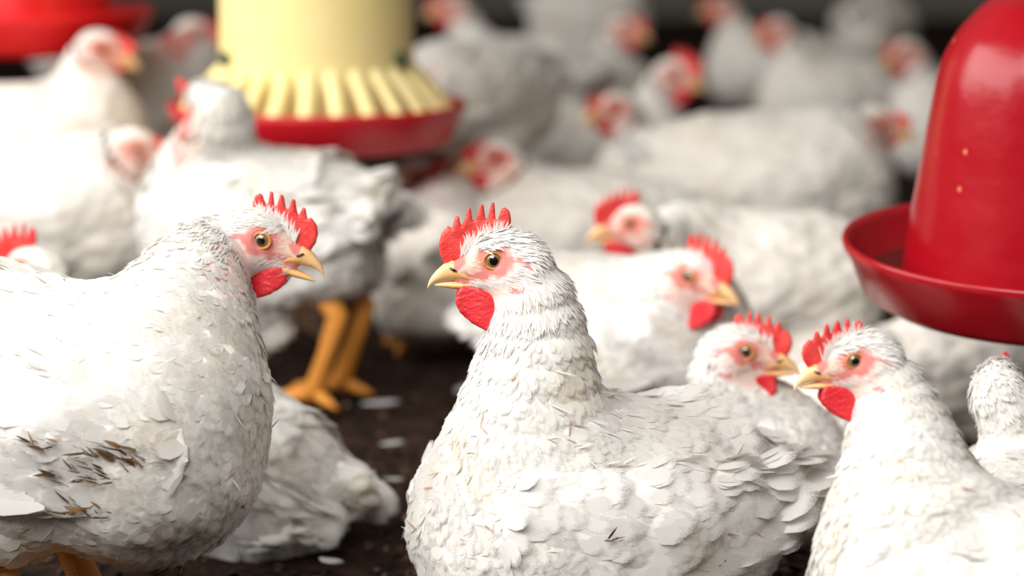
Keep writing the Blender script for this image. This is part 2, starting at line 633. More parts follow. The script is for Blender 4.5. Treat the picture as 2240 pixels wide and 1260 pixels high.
def chicken(label, eye, face, pitch=0.0, body=None, heading=None, bp=0.0, S=1.0, HS=1.0, detail=0, center=False, gape=0.0, roll=0.0,
            reach=0.13, rise=0.155, comb_h=1.0, wat=1.0, dirt=0.0, spots=None, fat=1.0, neck=1.0, neck_at=.072, legs=True, face_red=0.5, tail_up=0.0, foot=None, wat_back=0.0, nape=(-42, -48)):
    S *= GS
    NB[0] += 1
    r = np.random.default_rng(100 + NB[0])
    coat = np.array([.93, .90, .85]) if detail == 0 else np.ones(3)      # shade and brown bounce painted into the coat of birds further in
    # ---- frames
    fa, pa = math.radians(face), math.radians(pitch)
    fwd = np.array([math.cos(fa) * math.cos(pa), math.sin(fa) * math.cos(pa), -math.sin(pa)])
    left = np.array([-math.sin(fa), math.cos(fa), 0.0])
    up = np.cross(fwd, left)
    ra = math.radians(roll)
    left, up = left * math.cos(ra) + up * math.sin(ra), up * math.cos(ra) - left * math.sin(ra)
    ew = P(*eye)
    if center:
        hc = ew
    else:
        tocam = np.array([0, 0, CAMZ]) - ew
        hc = ew - left * (1 if left @ tocam > 0 else -1) * 15 * MM * HS
    if heading is None:
        heading = face
    ha = math.radians(heading)
    hf = np.array([math.cos(ha), math.sin(ha), 0])
    if body is None:
        bc = hc - hf * reach * S
        bc[2] = max(hc[2] - rise * S, 0.088 * S)
    else:
        bc = P(*body)
        bc[2] = max(bc[2], 0.085 * S)
    root = thing('chicken', label, 'chicken', (bc[0], bc[1], 0), ha, GROUP)
    Rz = np.array([[math.cos(ha), -math.sin(ha), 0], [math.sin(ha), math.cos(ha), 0], [0, 0, 1]])
    base = np.array([bc[0], bc[1], 0])
    tol = lambda w: (np.asarray(w) - base) @ Rz         # place -> chicken's own frame
    Hc = tol(hc)
    HR = np.stack([fwd @ Rz, left @ Rz, up @ Rz], 0)     # rows: head axes in own frame
    hm = MM * HS
    Hp = lambda x, y, z: Hc + hm * (np.array([x, y, z]) @ HR)
    HV = lambda A: Hc + hm * (np.asarray(A, float) @ HR)
    toH = lambda A: (A - Hc) @ HR.T / hm                 # own frame -> head millimetres
    b_ = math.radians(bp)
    BR = np.array([[math.cos(b_), 0, math.sin(b_)], [0, 1, 0], [-math.sin(b_), 0, math.cos(b_)]])  # rows
    zc = bc[2]
    Bp = lambda x, y, z: np.array([0, 0, zc]) + S * (np.array([x, y, z]) @ BR)
    BV = lambda A: np.array([0, 0, zc]) + S * (np.asarray(A, float) @ BR)
    toB = lambda A: (A - np.array([0, 0, zc])) @ BR.T / S
    # ---- neck spline
    n0 = Hp(-20, 0, -12)
    n3 = Bp(neck_at, 0, .030)
    dist = np.linalg.norm(n3 - n0)
    n1 = n0 + unit(HV([[nape[0], 0, nape[1]]])[0] - n0) * dist * .38
    n2 = n3 + unit(Bp(.15, 0, .15) - n3) * dist * .38
    ts = np.linspace(0, 1, 9)
    npts = [(1 - t) ** 3 * n0 + 3 * (1 - t) ** 2 * t * n1 + 3 * (1 - t) * t * t * n2 + t ** 3 * n3 for t in ts]
    nrad = [(24 * hm) * (1 - t) ** 2 + neck * (2 * t * (1 - t) * .040 * (S + HS) / 2 + t * t * .062 * S) for t in ts]
    fw = .102 * fat

    def f_head(p):
        q = toH(p)
        f = ellipsoid(q, (-8, 0, 1), (27, 16.5, 20))
        f = smin(f, rcone(q, (5, 0, -3), (27, 0, -9), 13.2, 8.0), 6)
        f = smin(f, rcone(q, (-6, 0, -14), (21, 0, -19), 15, 6.2), 7)
        for s in (-1, 1):
            f = smin(f, ellipsoid(q, (-16.5, s * 15.5, -10), (9.5, 3.8, 9.5)), 3)
            f = np.maximum(f, -(np.linalg.norm(q - np.array([0, s * 21.0, 0]), axis=1) - 10.0))
        return f * hm

    def f_all(p):
        q = toB(p)
        f = ellipsoid(q, (-.01, 0, 0), (.150, fw, .094))
        f = smin(f, ellipsoid(q, (.075, 0, -.012), (.088, fw * .90, .090)), .03)
        f = smin(f, ellipsoid(q, (-.075, 0, -.040), (.085, fw * .86, .062)), .03)
        for s in (-1, 1):
            f = smin(f, ellipsoid(q, (-.015, s * .055, -.060), (.060, .045, .058)), .025)
            if zc > .125 * S / GS:
                f = smin(f, rcone(q, (-.020, s * .055, -.075), (-.040, s * .052, -.125), .040, .021), .02)
        f = smin(f, rcone(q, (-.10, 0, .030), (-.158, 0, .050 + tail_up), .058, .020), .03)
        f = f * S
        f = smin(f, chain(p, npts, nrad), .042 * S)
        f = smin(f, f_head(p), .010)
        return f + .0022 * wob(p, 60, NB[0]) * np.clip((np.linalg.norm(p - Hc, axis=1) - .06 * HS) / .12, 0, 1)

    ext = np.vstack([HV([[40, 0, 0], [-30, 30, 30], [-30, -30, -30]]), BV([[.18, .13, .12], [.18, -.13, -.13], [-.23, .13, .12], [-.23, -.13, -.13]])])
    lo, hi = ext.min(0) - .015, ext.max(0) + .015
    h = (.0068, .0052, .0042)[detail]
    V, Q = surface_nets(f_all, lo, hi, h)
    V = project(f_all, V, 1)
    # refine the head so that the face keeps its detail, one continuous skin
    for lev in range((1, 2, 2)[detail]):
        import bmesh
        bm = bmesh.new()
        me = bpy.data.meshes.new('tmp'); me.from_pydata(V.tolist(), [], Q.tolist()); bm.from_mesh(me)
        bpy.data.meshes.remove(me)
        hd = np.linalg.norm(V - Hp(2, 0, -5), axis=1) < (46 - 4 * lev) * hm
        bm.verts.ensure_lookup_table()
        es = [e for e in bm.edges if hd[e.verts[0].index] and hd[e.verts[1].index]]
        bmesh.ops.subdivide_edges(bm, edges=es, cuts=1, use_grid_fill=True)
        bmesh.ops.triangulate(bm, faces=[f for f in bm.faces if len(f.verts) > 4])
        bm.verts.index_update()
        V = np.array([v.co[:] for v in bm.verts])
        F = [[v.index for v in f.verts] for f in bm.faces]
        bm.free()
        Q = np.array([f if len(f) == 4 else f + [f[2]] for f in F])
        V = project(f_all, V, 2)
    N = unit(gradient(f_all, V))
    # ---- colours of the skin and down
    def skin_colour(A):
        q = toH(A)
        c = np.tile(WHITE * coat, (len(A), 1))
        ex, ez = q[:, 0], q[:, 2]
        side = np.clip((np.abs(q[:, 1]) - 5) / 4, 0, 1)
        w1 = wob(q, .55, 1.0) * 2.2
        deye = np.sqrt((ex * .92) ** 2 + (ez * 1.1) ** 2) + w1
        red = np.clip((15.0 - deye) / 4.5, 0, 1) * side                             # ring round the eye
        d = np.abs((ez + 14) + .25 * (ex - 18)) + w1
        red = np.maximum(red, np.clip((5.5 - d) / 3, 0, 1) * (ex > 4) * (ex < 40))   # along the gape
        red = np.maximum(red, np.clip((11 - np.hypot(ex - 30, ez - 1) + w1) / 4, 0, 1))  # under the comb
        ear = np.abs(np.hypot((ex + 16.5) * 1.0, (ez + 10) * .92) - 11.0) + w1 * .35
        red = np.maximum(red, .95 * np.clip((3.0 - ear) / 1.6, 0, 1) * side * (ex < -11) * (np.abs(ez + 9) > 2.5))
        pink = np.clip((33 - np.hypot(ex - 8, (ez + 8) * 1.05) + w1) / 9, 0, 1) * (ez < 13)
        lore = np.clip((8 - np.hypot(ex - 16, ez + 4) - w1) / 4, 0, 1) * .7
        c = c * (1 - pink[:, None] * .75) + np.array([.80, .50, .42]) * pink[:, None] * .75
        rr = red[:, None] * face_red * 1.5
        rr = np.clip(rr, 0, 1)
        c = c * (1 - rr) + np.array([.62, .09, .075]) * rr
        c = c * (1 - lore[:, None] * .6) + np.array([.80, .52, .33]) * lore[:, None] * .6
        return c

    def dirt_mask(A):
        """soil on the belly plus the listed smears (own-body coordinates)"""
        q = toB(A)
        m = np.clip((-.055 - q[:, 2]) / .05, 0, 1) * (.35 + .5 * wob(q, 60, 3.0)) * dirt
        if spots:
            for (x, y, z, rad, amt) in spots:
                dd = np.sqrt(((q[:, 0] - x) / 2.0) ** 2 + ((q[:, 1] - y) / 1.5) ** 2 + (q[:, 2] - z) ** 2) / rad
                e = np.clip((1.15 - dd + .55 * wob(q * np.array([.6, 1, 1.3]), 150, x * 50)) * 1.6, 0, 1)
                m = np.maximum(m, amt * e * np.clip(.75 + 1.2 * wob(q * np.array([.25, 1, 2.2]), 330, 5.0 + x), .1, 1))
        return np.clip(m, 0, 1)

    def soil(c, m):
        c = np.array(c)
        c[:, :3] = c[:, :3] * (1 - m[:, None]) + np.array([.16, .095, .045]) * m[:, None]
        return c

    C = skin_colour(V)
    C = soil(C, dirt_mask(V) * .6)
    make_mesh('body', V, Q, M['far'] if detail == 0 else M['body'], root, C)

    # ---- wings
    wl = [(.088, .012), (.01, .000), (-.085, .004), (-.165, .022)]
    wr = [.050, .060, .043, .014]
    wings = []
    for s in (-1, 1):
        def f_wing(p, s=s):
            q = toB(p)
            x = q[:, 0]
            yc = s * fat * np.interp(x, [-.19, -.10, -.02, .06, .13], [.050, .076, .093, .090, .070]) * (1 - .9 * np.clip(q[:, 2] - .01, -.02, .09) ** 2 / .02)
            g = np.stack([x, (q[:, 1] - yc) / np.interp(x, [.05, .13], [.40, .16]), q[:, 2]], 1)
            pts = [(a, 0, b) for a, b in wl]
            return (chain(g, pts, wr) * .30 + .0015 * wob(q, 70, 9.0 + s)) * S
        e2 = BV([[.16, s * .02, .09], [.16, s * .14, -.09], [-.20, s * .02, .09], [-.20, s * .14, -.09]])
        WV, WQ = surface_nets(f_wing, e2.min(0) - .01, e2.max(0) + .01, (.007, .005, .0042)[detail])
        WC = soil(np.tile(WHITE * coat, (len(WV), 1)), dirt_mask(WV) * .6)
        make_mesh('wing', WV, WQ, M['far'] if detail == 0 else M['body'], root, WC)
        wings.append((WV, WQ, unit(gradient(f_wing, WV)), s))
    # ---- tail: a short fan of quills
    k = 13
    a = np.linspace(-1, 1, k)
    tb = BV(np.stack([np.full(k, -.138), a * .024, .050 + tail_up * .8 + .014 * (1 - a * a)], 1))
    td = BV(np.stack([np.full(k, -.138) - .1, a * .024 + a * .035, .050 + tail_up * 1.4 + .014 * (1 - a * a) + .030 - .035 * a * a], 1)) - tb
    tn = np.tile(Bp(0, 0, 1) - Bp(0, 0, 0), (k, 1)) + (a * .9)[:, None] * (Bp(0, 1, 0) - Bp(0, 0, 0))[None]
    tL = (.062 - .010 * a * a + r.normal(0, .004, k)) * S
    tv, tf, tcc = feathers(T_FULL, tb, unit(td), unit(tn), tL, np.full(k, .0125 * S), np.full(k, .02), np.full(k, .12), np.tile(WHITE * .97, (k, 1)), r.normal(0, .1, k))
    tcc = soil(tcc, dirt_mask(tv))
    make_mesh('tail', tv, tf, M['vane'], root, tcc)

    # ---- plumage: shingled vanes on body and wings, hackles on the neck, bristles on the face
    if detail >= 1:
        npa = np.array(npts)
        ntan = unit(np.gradient(npa, axis=0))
        bt = -(Bp(1, 0, 0) - Bp(0, 0, 0)); bt = bt / np.linalg.norm(bt)

        def flow(p, n):
            dn = np.linalg.norm(p[:, None] - npa[None], axis=2) - np.array(nrad)[None]
            w = np.exp(-(dn - dn.min(1, keepdims=True)) / .006)
            w /= w.sum(1, keepdims=True)
            j = w @ np.arange(len(npts))
            wn = np.clip((.030 - dn.min(1)) / .03, 0, 1)[:, None] * np.clip(1.25 - j / 8.0, 0, 1)[:, None]
            t = (w @ ntan) * wn + (bt + np.array([0, 0, -.30])) * (1 - wn)
            q = toH(p)
            wh = np.clip((40 - np.linalg.norm(q - np.array([0, 0, -5]), axis=1)) / 12, 0, 1)[:, None]
            back = HV([[-100, 0, -35]])[0] - Hc
            t = unit(t) * (1 - wh) + unit(back) * wh
            return unit(t), wn[:, 0], wh[:, 0]

        batches = []
        NORM.clear()
        cnt = (0, 3000, 8500)[detail]
        near_head = lambda A: np.linalg.norm(toH(A) - np.array([-4, 0, -6]), axis=1)
        p, n = sample_surface(V, Q, N, lambda A: (near_head(A) > 44) * np.where(toB(A)[:, 2] < -.075, .35, 1.0), cnt, r)
        t, wn, wh = flow(p, n)
        t = unit(t + r.normal(0, .17, t.shape))
        q = toB(p)
        L = S * (.024 + .012 * np.clip(-q[:, 0] / .12, -.4, 1) - .004 * wn) * r.uniform(.8, 1.2, cnt) * (1, 1.18, 1)[detail]
        # the nearer the head, the finer
        fine = np.clip((near_head(p) - 40) / 60, .0, 1)
        L *= .48 + .52 * fine
        Wd = L * (.34 - (.15 - .10 * fine) * np.clip(wn * 1.3, 0, 1))
        col = WHITE * r.uniform(.955, 1.045, (cnt, 1)) * np.array([1, .997, .985])
        col = np.clip(col, 0, .91)
        batches.append(feathers(T_FULL, p - n * (.035 * L)[:, None], t, n, L, Wd, r.uniform(.09, .16, cnt) + .05 * wn, r.uniform(.02, .09, cnt), col, r.normal(0, .14, cnt)))
        # loose curled plumes standing away
        k2 = cnt // 16
        p, n = sample_surface(V, Q, N, lambda A: (near_head(A) > 50) * 1.0, k2, r)
        t, wn, wh = flow(p, n)
        t = unit(t + r.normal(0, .5, t.shape))
        L = S * r.uniform(.010, .019, k2)
        batches.append(feathers(T_BARB, p, t, n, L, L * .045, r.uniform(.2, .5, k2), r.uniform(-.1, .3, k2), np.where(r.random((k2, 1)) < .22, np.array([[.50, .33, .20]]), WHITE[None]), r.normal(0, .3, k2)))
        for WV, WQ, WN, s in wings:
            outer = (lambda A, s=s: (toB(A)[:, 1] * s > .045) * 1.0 + .15)
            c2 = (0, 700, 1500)[detail]
            p, n = sample_surface(WV, WQ, WN, outer, c2, r)
            q = toB(p)
            t = np.tile(bt, (c2, 1)) + np.array([0, 0, -.22]) + r.normal(0, .13, (c2, 3))
            L = S * (.026 + .022 * np.clip((.07 - q[:, 0]) / .2, 0, 1)) * r.uniform(.8, 1.25, c2)
            col = np.clip(WHITE * r.uniform(.955, 1.045, (c2, 1)), 0, .91)
            batches.append(feathers(T_FULL, p - n * .001 - unit(t) * (L * .12)[:, None] - n * (L * .06)[:, None], t, n, L, L * .31, r.uniform(.06, .15, c2), r.uniform(.03, .12, c2), col, r.normal(0, .1, c2)))
            # flight quills lying along the lower half of the folded wing
            c3 = 18
            uu = np.linspace(0, 1, c3)
            fp = BV(np.stack([.055 - .15 * uu, s * fat * (.112 - .040 * uu ** 1.5), -.038 + .045 * uu], 1))
            ft = np.tile(bt, (c3, 1)) + np.array([0, 0, -.16]) + r.normal(0, .04, (c3, 3))
            fn = np.tile(s * (Bp(0, 1, 0) - Bp(0, 0, 0)), (c3, 1)) + (1 - uu)[:, None] * np.array([0, 0, -.15])
            fl = S * np.interp(uu, [0, .5, 1], [.080, .105, .085])
            batches.append(feathers(T_FULL, fp, unit(ft), unit(fn), fl, fl * .13, np.full(c3, .02), np.full(c3, .06), np.tile(WHITE, (c3, 1)), r.normal(0, .12, c3) - s * .1))
        # crown, nape and cheeks: short narrow feathers
        c4 = (0, 1300, 6200)[detail]

        def head_density(A):
            q = toH(A)
            d = near_head(A)
            ex, ez = q[:, 0], q[:, 2]
            bare = (np.hypot(ex, ez) < 12.5) & (np.abs(q[:, 1]) > 6)
            bill = (ex > 22) & (ez > -20)
            lores = (ex > 8) & (ez < 9) & (ez > -12)
            dens = np.where(d < 60, 1.0, 0.0) * ~bare * ~bill
            facezone = (np.hypot(ex - 4, ez + 8) < 24) & (ez < 9)
            ear = (np.abs(np.hypot(ex + 16.5, (ez + 10) * .92) - 11.0) < 2.6) & (ex < -11)
            return dens * np.where(lores, .10, np.where(facezone, 1.1, 1.0)) * np.where(ear, .12, 1.0)
        p, n = sample_surface(V, Q, N, head_density, c4, r)
        t, wn, wh = flow(p, n)
        q = toH(p)
        facez = ((np.hypot(q[:, 0] - 4, q[:, 2] + 8) < 24) & (q[:, 2] < 9)).astype(float)
        t = unit(t + r.normal(0, .18, t.shape))
        L = hm * (12.5 - 6.0 * facez) * r.uniform(.7, 1.25, c4)
        Wd = hm * (1.15 - .72 * facez) * (1.5, 1.5, 1.0)[detail]
        batches.append(feathers(T_BARB, p - n * .0004, t, n, L, Wd, r.uniform(.10, .26, c4), r.uniform(.02, .12, c4), np.tile(WHITE * 1.02, (c4, 1)), r.normal(0, .2, c4)))
        # tuft at the comb's foot, raked up along the comb
        c5 = (0, 90, 260)[detail]
        x = r.uniform(-8, 25, c5); s = np.where(r.random(c5) < .5, -1, 1)
        zt = np.interp(x, [-10, 8, 18, 26], [19, 14, 8, 1]) + r.uniform(-3, 1, c5)
        p = HV(np.stack([x, s * np.interp(x, [-10, 10, 26], [5.5, 6, 5.5]), zt], 1))
        n = (np.stack([np.zeros(c5), s * 1.0, np.full(c5, .1)], 1)) @ HR
        t = np.stack([np.full(c5, -.15) + r.normal(0, .3, c5), s * .05, np.full(c5, 1.0)], 1) @ HR
        L = hm * r.uniform(8, 14, c5)
        batches.append(feathers(T_BARB, p, t, n, L, np.full(c5, .5 * hm), r.uniform(.02, .2, c5), r.uniform(-.1, .1, c5), np.tile(WHITE * 1.02, (c5, 1)), r.normal(0, .3, c5)))
        hot = [sp for sp in (spots or []) if sp[4] >= .6]
        if hot:
            keep = list(NORM)
            for (x, y, z, rad, amt) in hot:
                WV, WQ, WN, s = wings[0] if y < 0 else wings[1]
                near = lambda A: np.clip(1.5 - np.sqrt(((toB(A)[:, 0] - x) / 2.2) ** 2 + (toB(A)[:, 2] - z) ** 2) / rad + .8 * wob(toB(A), 130, x * 40), 0, 1) ** 1.5 * (toB(A)[:, 1] * (1 if y > 0 else -1) > .06)
                k6 = int(14 + 5200 * rad * amt)
                p, n = sample_surface(WV, WQ, WN, near, k6, r)
                t = np.tile(bt, (k6, 1)) + r.normal(0, .30, (k6, 3)) + np.array([0, 0, .12])
                L = S * (.004 + .017 * r.random(k6) ** 1.6) * (.5 + .5 * min(rad / .014, 1.0))
                mc = np.array([.13, .075, .035]) * r.uniform(.35, 1.9, (k6, 1))
                NORM.clear()
                mv, mf, mcc = (feathers(T_BARB, p + n * (r.uniform(.0035, .0075, k6) * S)[:, None], t, n, L, L * r.uniform(.03, .13, k6), r.uniform(-.05, .15, k6), r.uniform(-.05, .15, k6), mc, r.normal(0, .5, k6)))
                tag(make_mesh('dried_muck', mv, mf, M['chips'], root, mcc), kind='stuff')
            NORM.clear(); NORM.extend(keep)
        pv, pf, pc = cat_mesh(batches)
        pc = soil(pc, dirt_mask(pv))
        make_mesh('plumage', pv, pf, M['vane'], root, np.concatenate([np.clip(pc[:, :3], 0, .93), pc[:, 3:]], 1), nrm=np.concatenate(NORM))

    # ---- comb and wattles
    cp = [(x, -2 + (z + 2) * comb_h if z > 8 else z) for x, z in COMB_PTS]

    def f_comb(g):
        sd = poly_sd(g[:, 0], g[:, 2], cp)
        th = 2.3 + 1.2 * np.clip((16 - g[:, 2]) / 20, 0, 1)
        y = g[:, 1] - .9 * np.sin(g[:, 2] * .12 + g[:, 0] * .2) * np.clip((g[:, 2] - 8) / 20, 0, 1)
        return np.sqrt(np.maximum(sd + th, 0) ** 2 + y * y) - th + .15 * wob(g, .9, 2.0)
    cv, cq = surface_nets(f_comb, (-16, -6, -10), (44, 6, 44 * max(comb_h, 1)), (1.7, 1.2, .75)[detail])
    make_mesh('comb', HV(cv), cq, M['comb'], root)
    for s in (-1, 1):
        wp = [(16 - wat_back + (x - 16) * (.6 + .4 * wat), -19 + (z + 19) * wat) for x, z in WATTLE_PTS]

        def f_wat(g, s=s):
            sd = poly_sd(g[:, 0], g[:, 2], wp)
            y = g[:, 1] - s * (5.5 + .12 * (-19 - g[:, 2]) + 1.2 * np.sin(g[:, 0] * .22))
            return np.sqrt(np.maximum(sd + 3.0, 0) ** 2 + y * y) - 3.0 + .28 * wob(g * np.array([.5, 1, 1.4]), .8, 4.0)
        wv, wq = surface_nets(f_wat, (-14, -20, -60), (34, 20, -15), (1.8, 1.3, .85)[detail])
        make_mesh('wattle', HV(wv), wq, M['wattle'], root)

    # ---- beak, each half lofted from stations (x, top, bottom, half width)
    def loft(st, name, rot=0.0):
        ns = 16; V = []; cc = []
        for i, (x, zt, zb, w) in enumerate(st):
            for k in range(ns):
                a = 2 * math.pi * k / ns
                cz = (zt + zb) / 2; hz = (zt - zb) / 2
                sy = math.copysign(abs(math.cos(a)) ** .85, math.cos(a))
                xx, zz = x, cz + hz * math.sin(a)
                if rot:
                    ca, sa = math.cos(rot), math.sin(rot)
                    dx, dz = xx - 12, zz + 18
                    xx, zz = 12 + dx * ca + dz * sa, -18 - dx * sa + dz * ca
                V.append((xx, w * sy, zz))
                tt = np.clip((x - 14) / 35, 0, 1)
                cc.append(np.array([.78, .40, .10]) * (1 - tt) + np.array([.84, .56, .30]) * tt)
        F = []
        for i in range(len(st) - 1):
            for k in range(ns):
                k2 = (k + 1) % ns
                F.append((i * ns + k, (i + 1) * ns + k, (i + 1) * ns + k2, i * ns + k2))
        F.append(tuple(range(ns))); F.append(tuple((len(st) - 1) * ns + k for k in range(ns))[::-1])
        return make_mesh(name, HV(V), F, M['beak'], root, np.array(cc))
    up_st = [(11, -15.5, -18.6, 8.2), (16, -12.5, -18.2, 8.6), (22, -7.5, -17.6, 8.6), (27, -2.5, -17.3, 8.2), (31, -1.0, -17.1, 7.4), (35, -3.0, -17.2, 6.4), (39, -6.2, -17.8, 5.2),
             (43, -10.0, -18.8, 3.9), (46, -13.6, -20.2, 2.7), (48, -17.0, -21.8, 1.6), (49.2, -20.5, -23.4, .7), (49.5, -23.0, -24.2, .25)]
    ub = loft(up_st, 'upper_beak')
    lo_st = [(11, -17.0, -20.5, 7.6), (16, -17.2, -23.0, 7.6), (22, -17.4, -24.2, 7.0), (29, -17.6, -23.8, 6.0), (35, -18.0, -22.9, 4.6), (40, -18.8, -22.2, 3.0), (43, -19.6, -21.8, 1.6), (44.5, -20.2, -21.4, .5)]
    loft(lo_st, 'lower_beak', math.radians(gape))
    if detail:
        for s in (-1, 1):    # nostril under its flap
            t, f = tube([(27.5, s * 8.0, -9.5), (30, s * 7.7, -8.2), (33, s * 6.9, -6.8)], [.7, 1.2, .6], 8)
            make_mesh('nostril', HV(t), f, M['pupil'], ub)
    # ---- eyes
    for s in (-1, 1):
        nr, nsg = (14, 20) if detail else (9, 12)
        V = [(0, s * (10.2 + 8.0), 0)]; F = []; mi = []
        for i in range(1, nr + 1):
            al = math.pi * .62 * i / nr
            for k in range(nsg):
                a = 2 * math.pi * k / nsg
                rr = 8.0 * math.sin(al)
                V.append((rr * math.cos(a), s * (10.2 + 8.0 * math.cos(al)), rr * math.sin(a)))
        for k in range(nsg):
            F.append((0, 1 + k, 1 + (k + 1) % nsg)); mi.append(0)
        for i in range(1, nr):
            al = math.degrees(math.pi * .62 * (i + .5) / nr)
            for k in range(nsg):
                k2 = (k + 1) % nsg
                F.append((1 + (i - 1) * nsg + k, 1 + i * nsg + k, 1 + i * nsg + k2, 1 + (i - 1) * nsg + k2))
                mi.append(0 if al < 21 else (1 if al < 43 else 2))
        eo = make_mesh('eye', HV(V), F, [M['pupil'], M['iris'], M['sclera']], root, mat_idx=mi)
        pts = []; rad = []
        nn = 28
        V = []; F = []
        for k in range(nn):
            a = 2 * math.pi * k / nn
            R0 = 6.6 + .7 * max(0, math.cos(a)) ** 3
            for j in range(8):
                b = 2 * math.pi * j / 8
                rr = R0 + 1.25 * math.cos(b)
                V.append((rr * math.cos(a), s * (15.9 + 1.5 * math.sin(b) - .05 * rr * math.cos(a)), rr * .95 * math.sin(a)))
        for k in range(nn):
            k2 = (k + 1) % nn
            for j in range(8):
                j2 = (j + 1) % 8
                F.append((k * 8 + j, k * 8 + j2, k2 * 8 + j2, k2 * 8 + j))
        make_mesh('eyelid', HV(V), F, M['lid'], eo)
    # ---- legs
    if legs:
        for s in (-1, 1):
            hock = np.array([-.045 * S, s * .050 * S, max(min(zc - .078 * S, .105), .030)])
            ft = np.array([-.012 * S, s * .052 * S, .014])
            if foot is not None:
                ft = np.array([foot[0], s * foot[1], .014])
                hock[:2] = ft[:2] + np.array([-.03, 0])
            parts = [tube([hock + np.array([.03, 0, .035]) * S, hock, hock * .5 + ft * .5, ft + np.array([0, 0, .008]), ft], [.016 * S, .0145 * S, .0115 * S, .013 * S, .011 * S], 12)]
            for ang, ln in ((28, .052), (0, .064), (-28, .052), (180 - s * 18, .030)):
                a = math.radians(ang)
                d = np.array([math.cos(a), math.sin(a), 0])
                parts.append(tube([ft, ft + d * ln * .35 * S + np.array([0, 0, .001]), ft + d * ln * .7 * S - np.array([0, 0, .004]), ft + d * ln * S - np.array([0, 0, .006]),
                                   ft + d * (ln + .013) * S - np.array([0, 0, .0105])], [.0095 * S, .0085 * S, .0075 * S, .0055 * S, .001], 10))
            lv, lf = merge(parts)
            make_mesh('leg', lv, lf, M['leg'], root)
    return root


# ------------------------------------------------------------------ setting
def floor():
    nx, ny = 150, 190
    xs = np.linspace(-7, 7, nx); ys = np.linspace(-3, 14, ny)
    X, Y = np.meshgrid(xs, ys, indexing='ij')
    A = np.stack([X.ravel(), Y.ravel(), np.zeros(X.size)], 1)
    A[:, 2] = .004 * wob(A, 9.0, .3) + .003 * wob(A, 23.0, 2.0) - .007
    i, j = np.meshgrid(np.arange(nx - 1), np.arange(ny - 1), indexing='ij')
    a = (i * ny + j).ravel()
    F = np.stack([a, a + ny, a + ny + 1, a + 1], 1)
    o = make_mesh('floor', A, F, M['litter'])
    tag(o, kind='structure')
    # loose chips of litter
    r = np.random.default_rng(3)
    n = 16000
    p = np.stack([r.uniform(-.9, 1.0, n), 1.5 + 3.2 * r.random(n) ** 1.6, np.zeros(n)], 1)
    p[:, 2] = .004 * wob(p, 9.0, .3) + .003 * wob(p, 23.0, 2.0) - .004
    nn = unit(np.stack([r.normal(0, .45, n), r.normal(0, .45, n), np.ones(n)], 1))
    t = r.normal(0, 1, (n, 3))
    L = r.uniform(.004, .014, n)
    c = np.array([.05, .028, .018]) * r.uniform(.3, 2.0, (n, 1))
    pale = r.random(n) < .03
    c[pale] = np.array([.30, .22, .17]) * r.uniform(.5, 1.3, (pale.sum(), 1))
    v, f, cc = feathers(T_BARB, p, unit(t), nn, L, L * r.uniform(.15, .4, n), np.zeros(n), np.zeros(n), c, r.normal(0, .4, n))
    o = make_mesh('litter_chips', v, f, M['chips'], None, cc)
    tag(o, 'dark brown wood-shaving litter scattered over the shed floor', 'litter', kind='stuff')


floor()


def slab(name, lo, hi, mat):
    v = [(x, y, z) for x in (lo[0], hi[0]) for y in (lo[1], hi[1]) for z in (lo[2], hi[2])]
    f = [(0, 1, 3, 2), (4, 6, 7, 5), (0, 4, 5, 1), (2, 3, 7, 6), (0, 2, 6, 4), (1, 5, 7, 3)]
    return tag(make_mesh(name, np.array(v), f, mat, smooth=False), kind='structure')


slab('wall_back', (-4.2, 9.4, -.02), (4.2, 9.55, 2.4), M['wall'])
slab('wall_right', (4.05, -2.4, -.02), (4.2, 9.4, 2.4), M['wall'])
slab('wall_left', (-4.2, -2.4, -.02), (-4.05, 9.4, .55), M['wall'])     # low kerb wall, open above it
slab('wall_front', (-4.2, -2.55, -.02), (4.2, -2.4, .55), M['wall'])


# ------------------------------------------------------------------ drinkers and feeder
def drinker(label, c, zrim, rz=0.0, cord_top=2.2, S=1.0, red='red'):
    """red bell drinker: round pan with a lip, tall tapering dome in its middle, hanging from a cord"""
    root = thing('bell_drinker', label, 'drinker', (c[0], c[1], zrim), rz, 'red bell drinkers')
    R = .182 * S
    pan = [(0.0, -.052), (R * .55, -.054), (R * .80, -.050), (R * .90, -.040), (R * .975, -.006), (R, -.001), (R * 1.008, .004), (R, .008), (R * .975, .006), (R * .955, .000),
           (R * .88, -.033), (R * .78, -.043), (R * .5, -.046), (0.0, -.046)]
    pan = [(r * 1.0, z) for r, z in pan]
    v, f = lathe(pan, 128)
    make_mesh('pan', v, f, M[red], root)
    v, f = lathe([(0, -.027), (R * .90, -.027)], 96)
    w = make_mesh('water', v, f, M['water'], root)
    dome = smooth_profile([(.131 * S, -.045), (.129 * S, -.020), (.1235 * S, .03), (.117 * S, .075), (.111 * S, .118), (.1045 * S, .158), (.096 * S, .180), (.084 * S, .198), (.062 * S, .219), (.030 * S, .229), (.0, .231)], 6)
    v, f = lathe(dome, 128)
    make_mesh('dome', v, f, M[red], root)
    v, f = lathe(smooth_profile([(.034 * S, .222), (.033 * S, .245), (.026 * S, .256), (.012 * S, .260), (0, .260)], 4), 48)
    make_mesh('inlet_cap', v, f, M[red], root)
    v, f = tube([(0, 0, .255), (0, 0, .8), (0, 0, cord_top - zrim)], [.003] * 3, 8)
    make_mesh('hanging_cord', v, f, M['cord'], root)
    return root


dr = P(2300, 545, 2.10)
near_drinker = drinker('red plastic bell drinker hanging in front, cut by the right edge', (dr[0], dr[1]), dr[2])
near_drinker.rotation_euler = (math.radians(4.5), 0, 0)      # hangs a little askew
d2 = P(44, 5, 3.36)
drinker('blurred red bell drinker hanging far behind at top left', (d2[0], d2[1]), d2[2] - .016, red='sunlit_red')


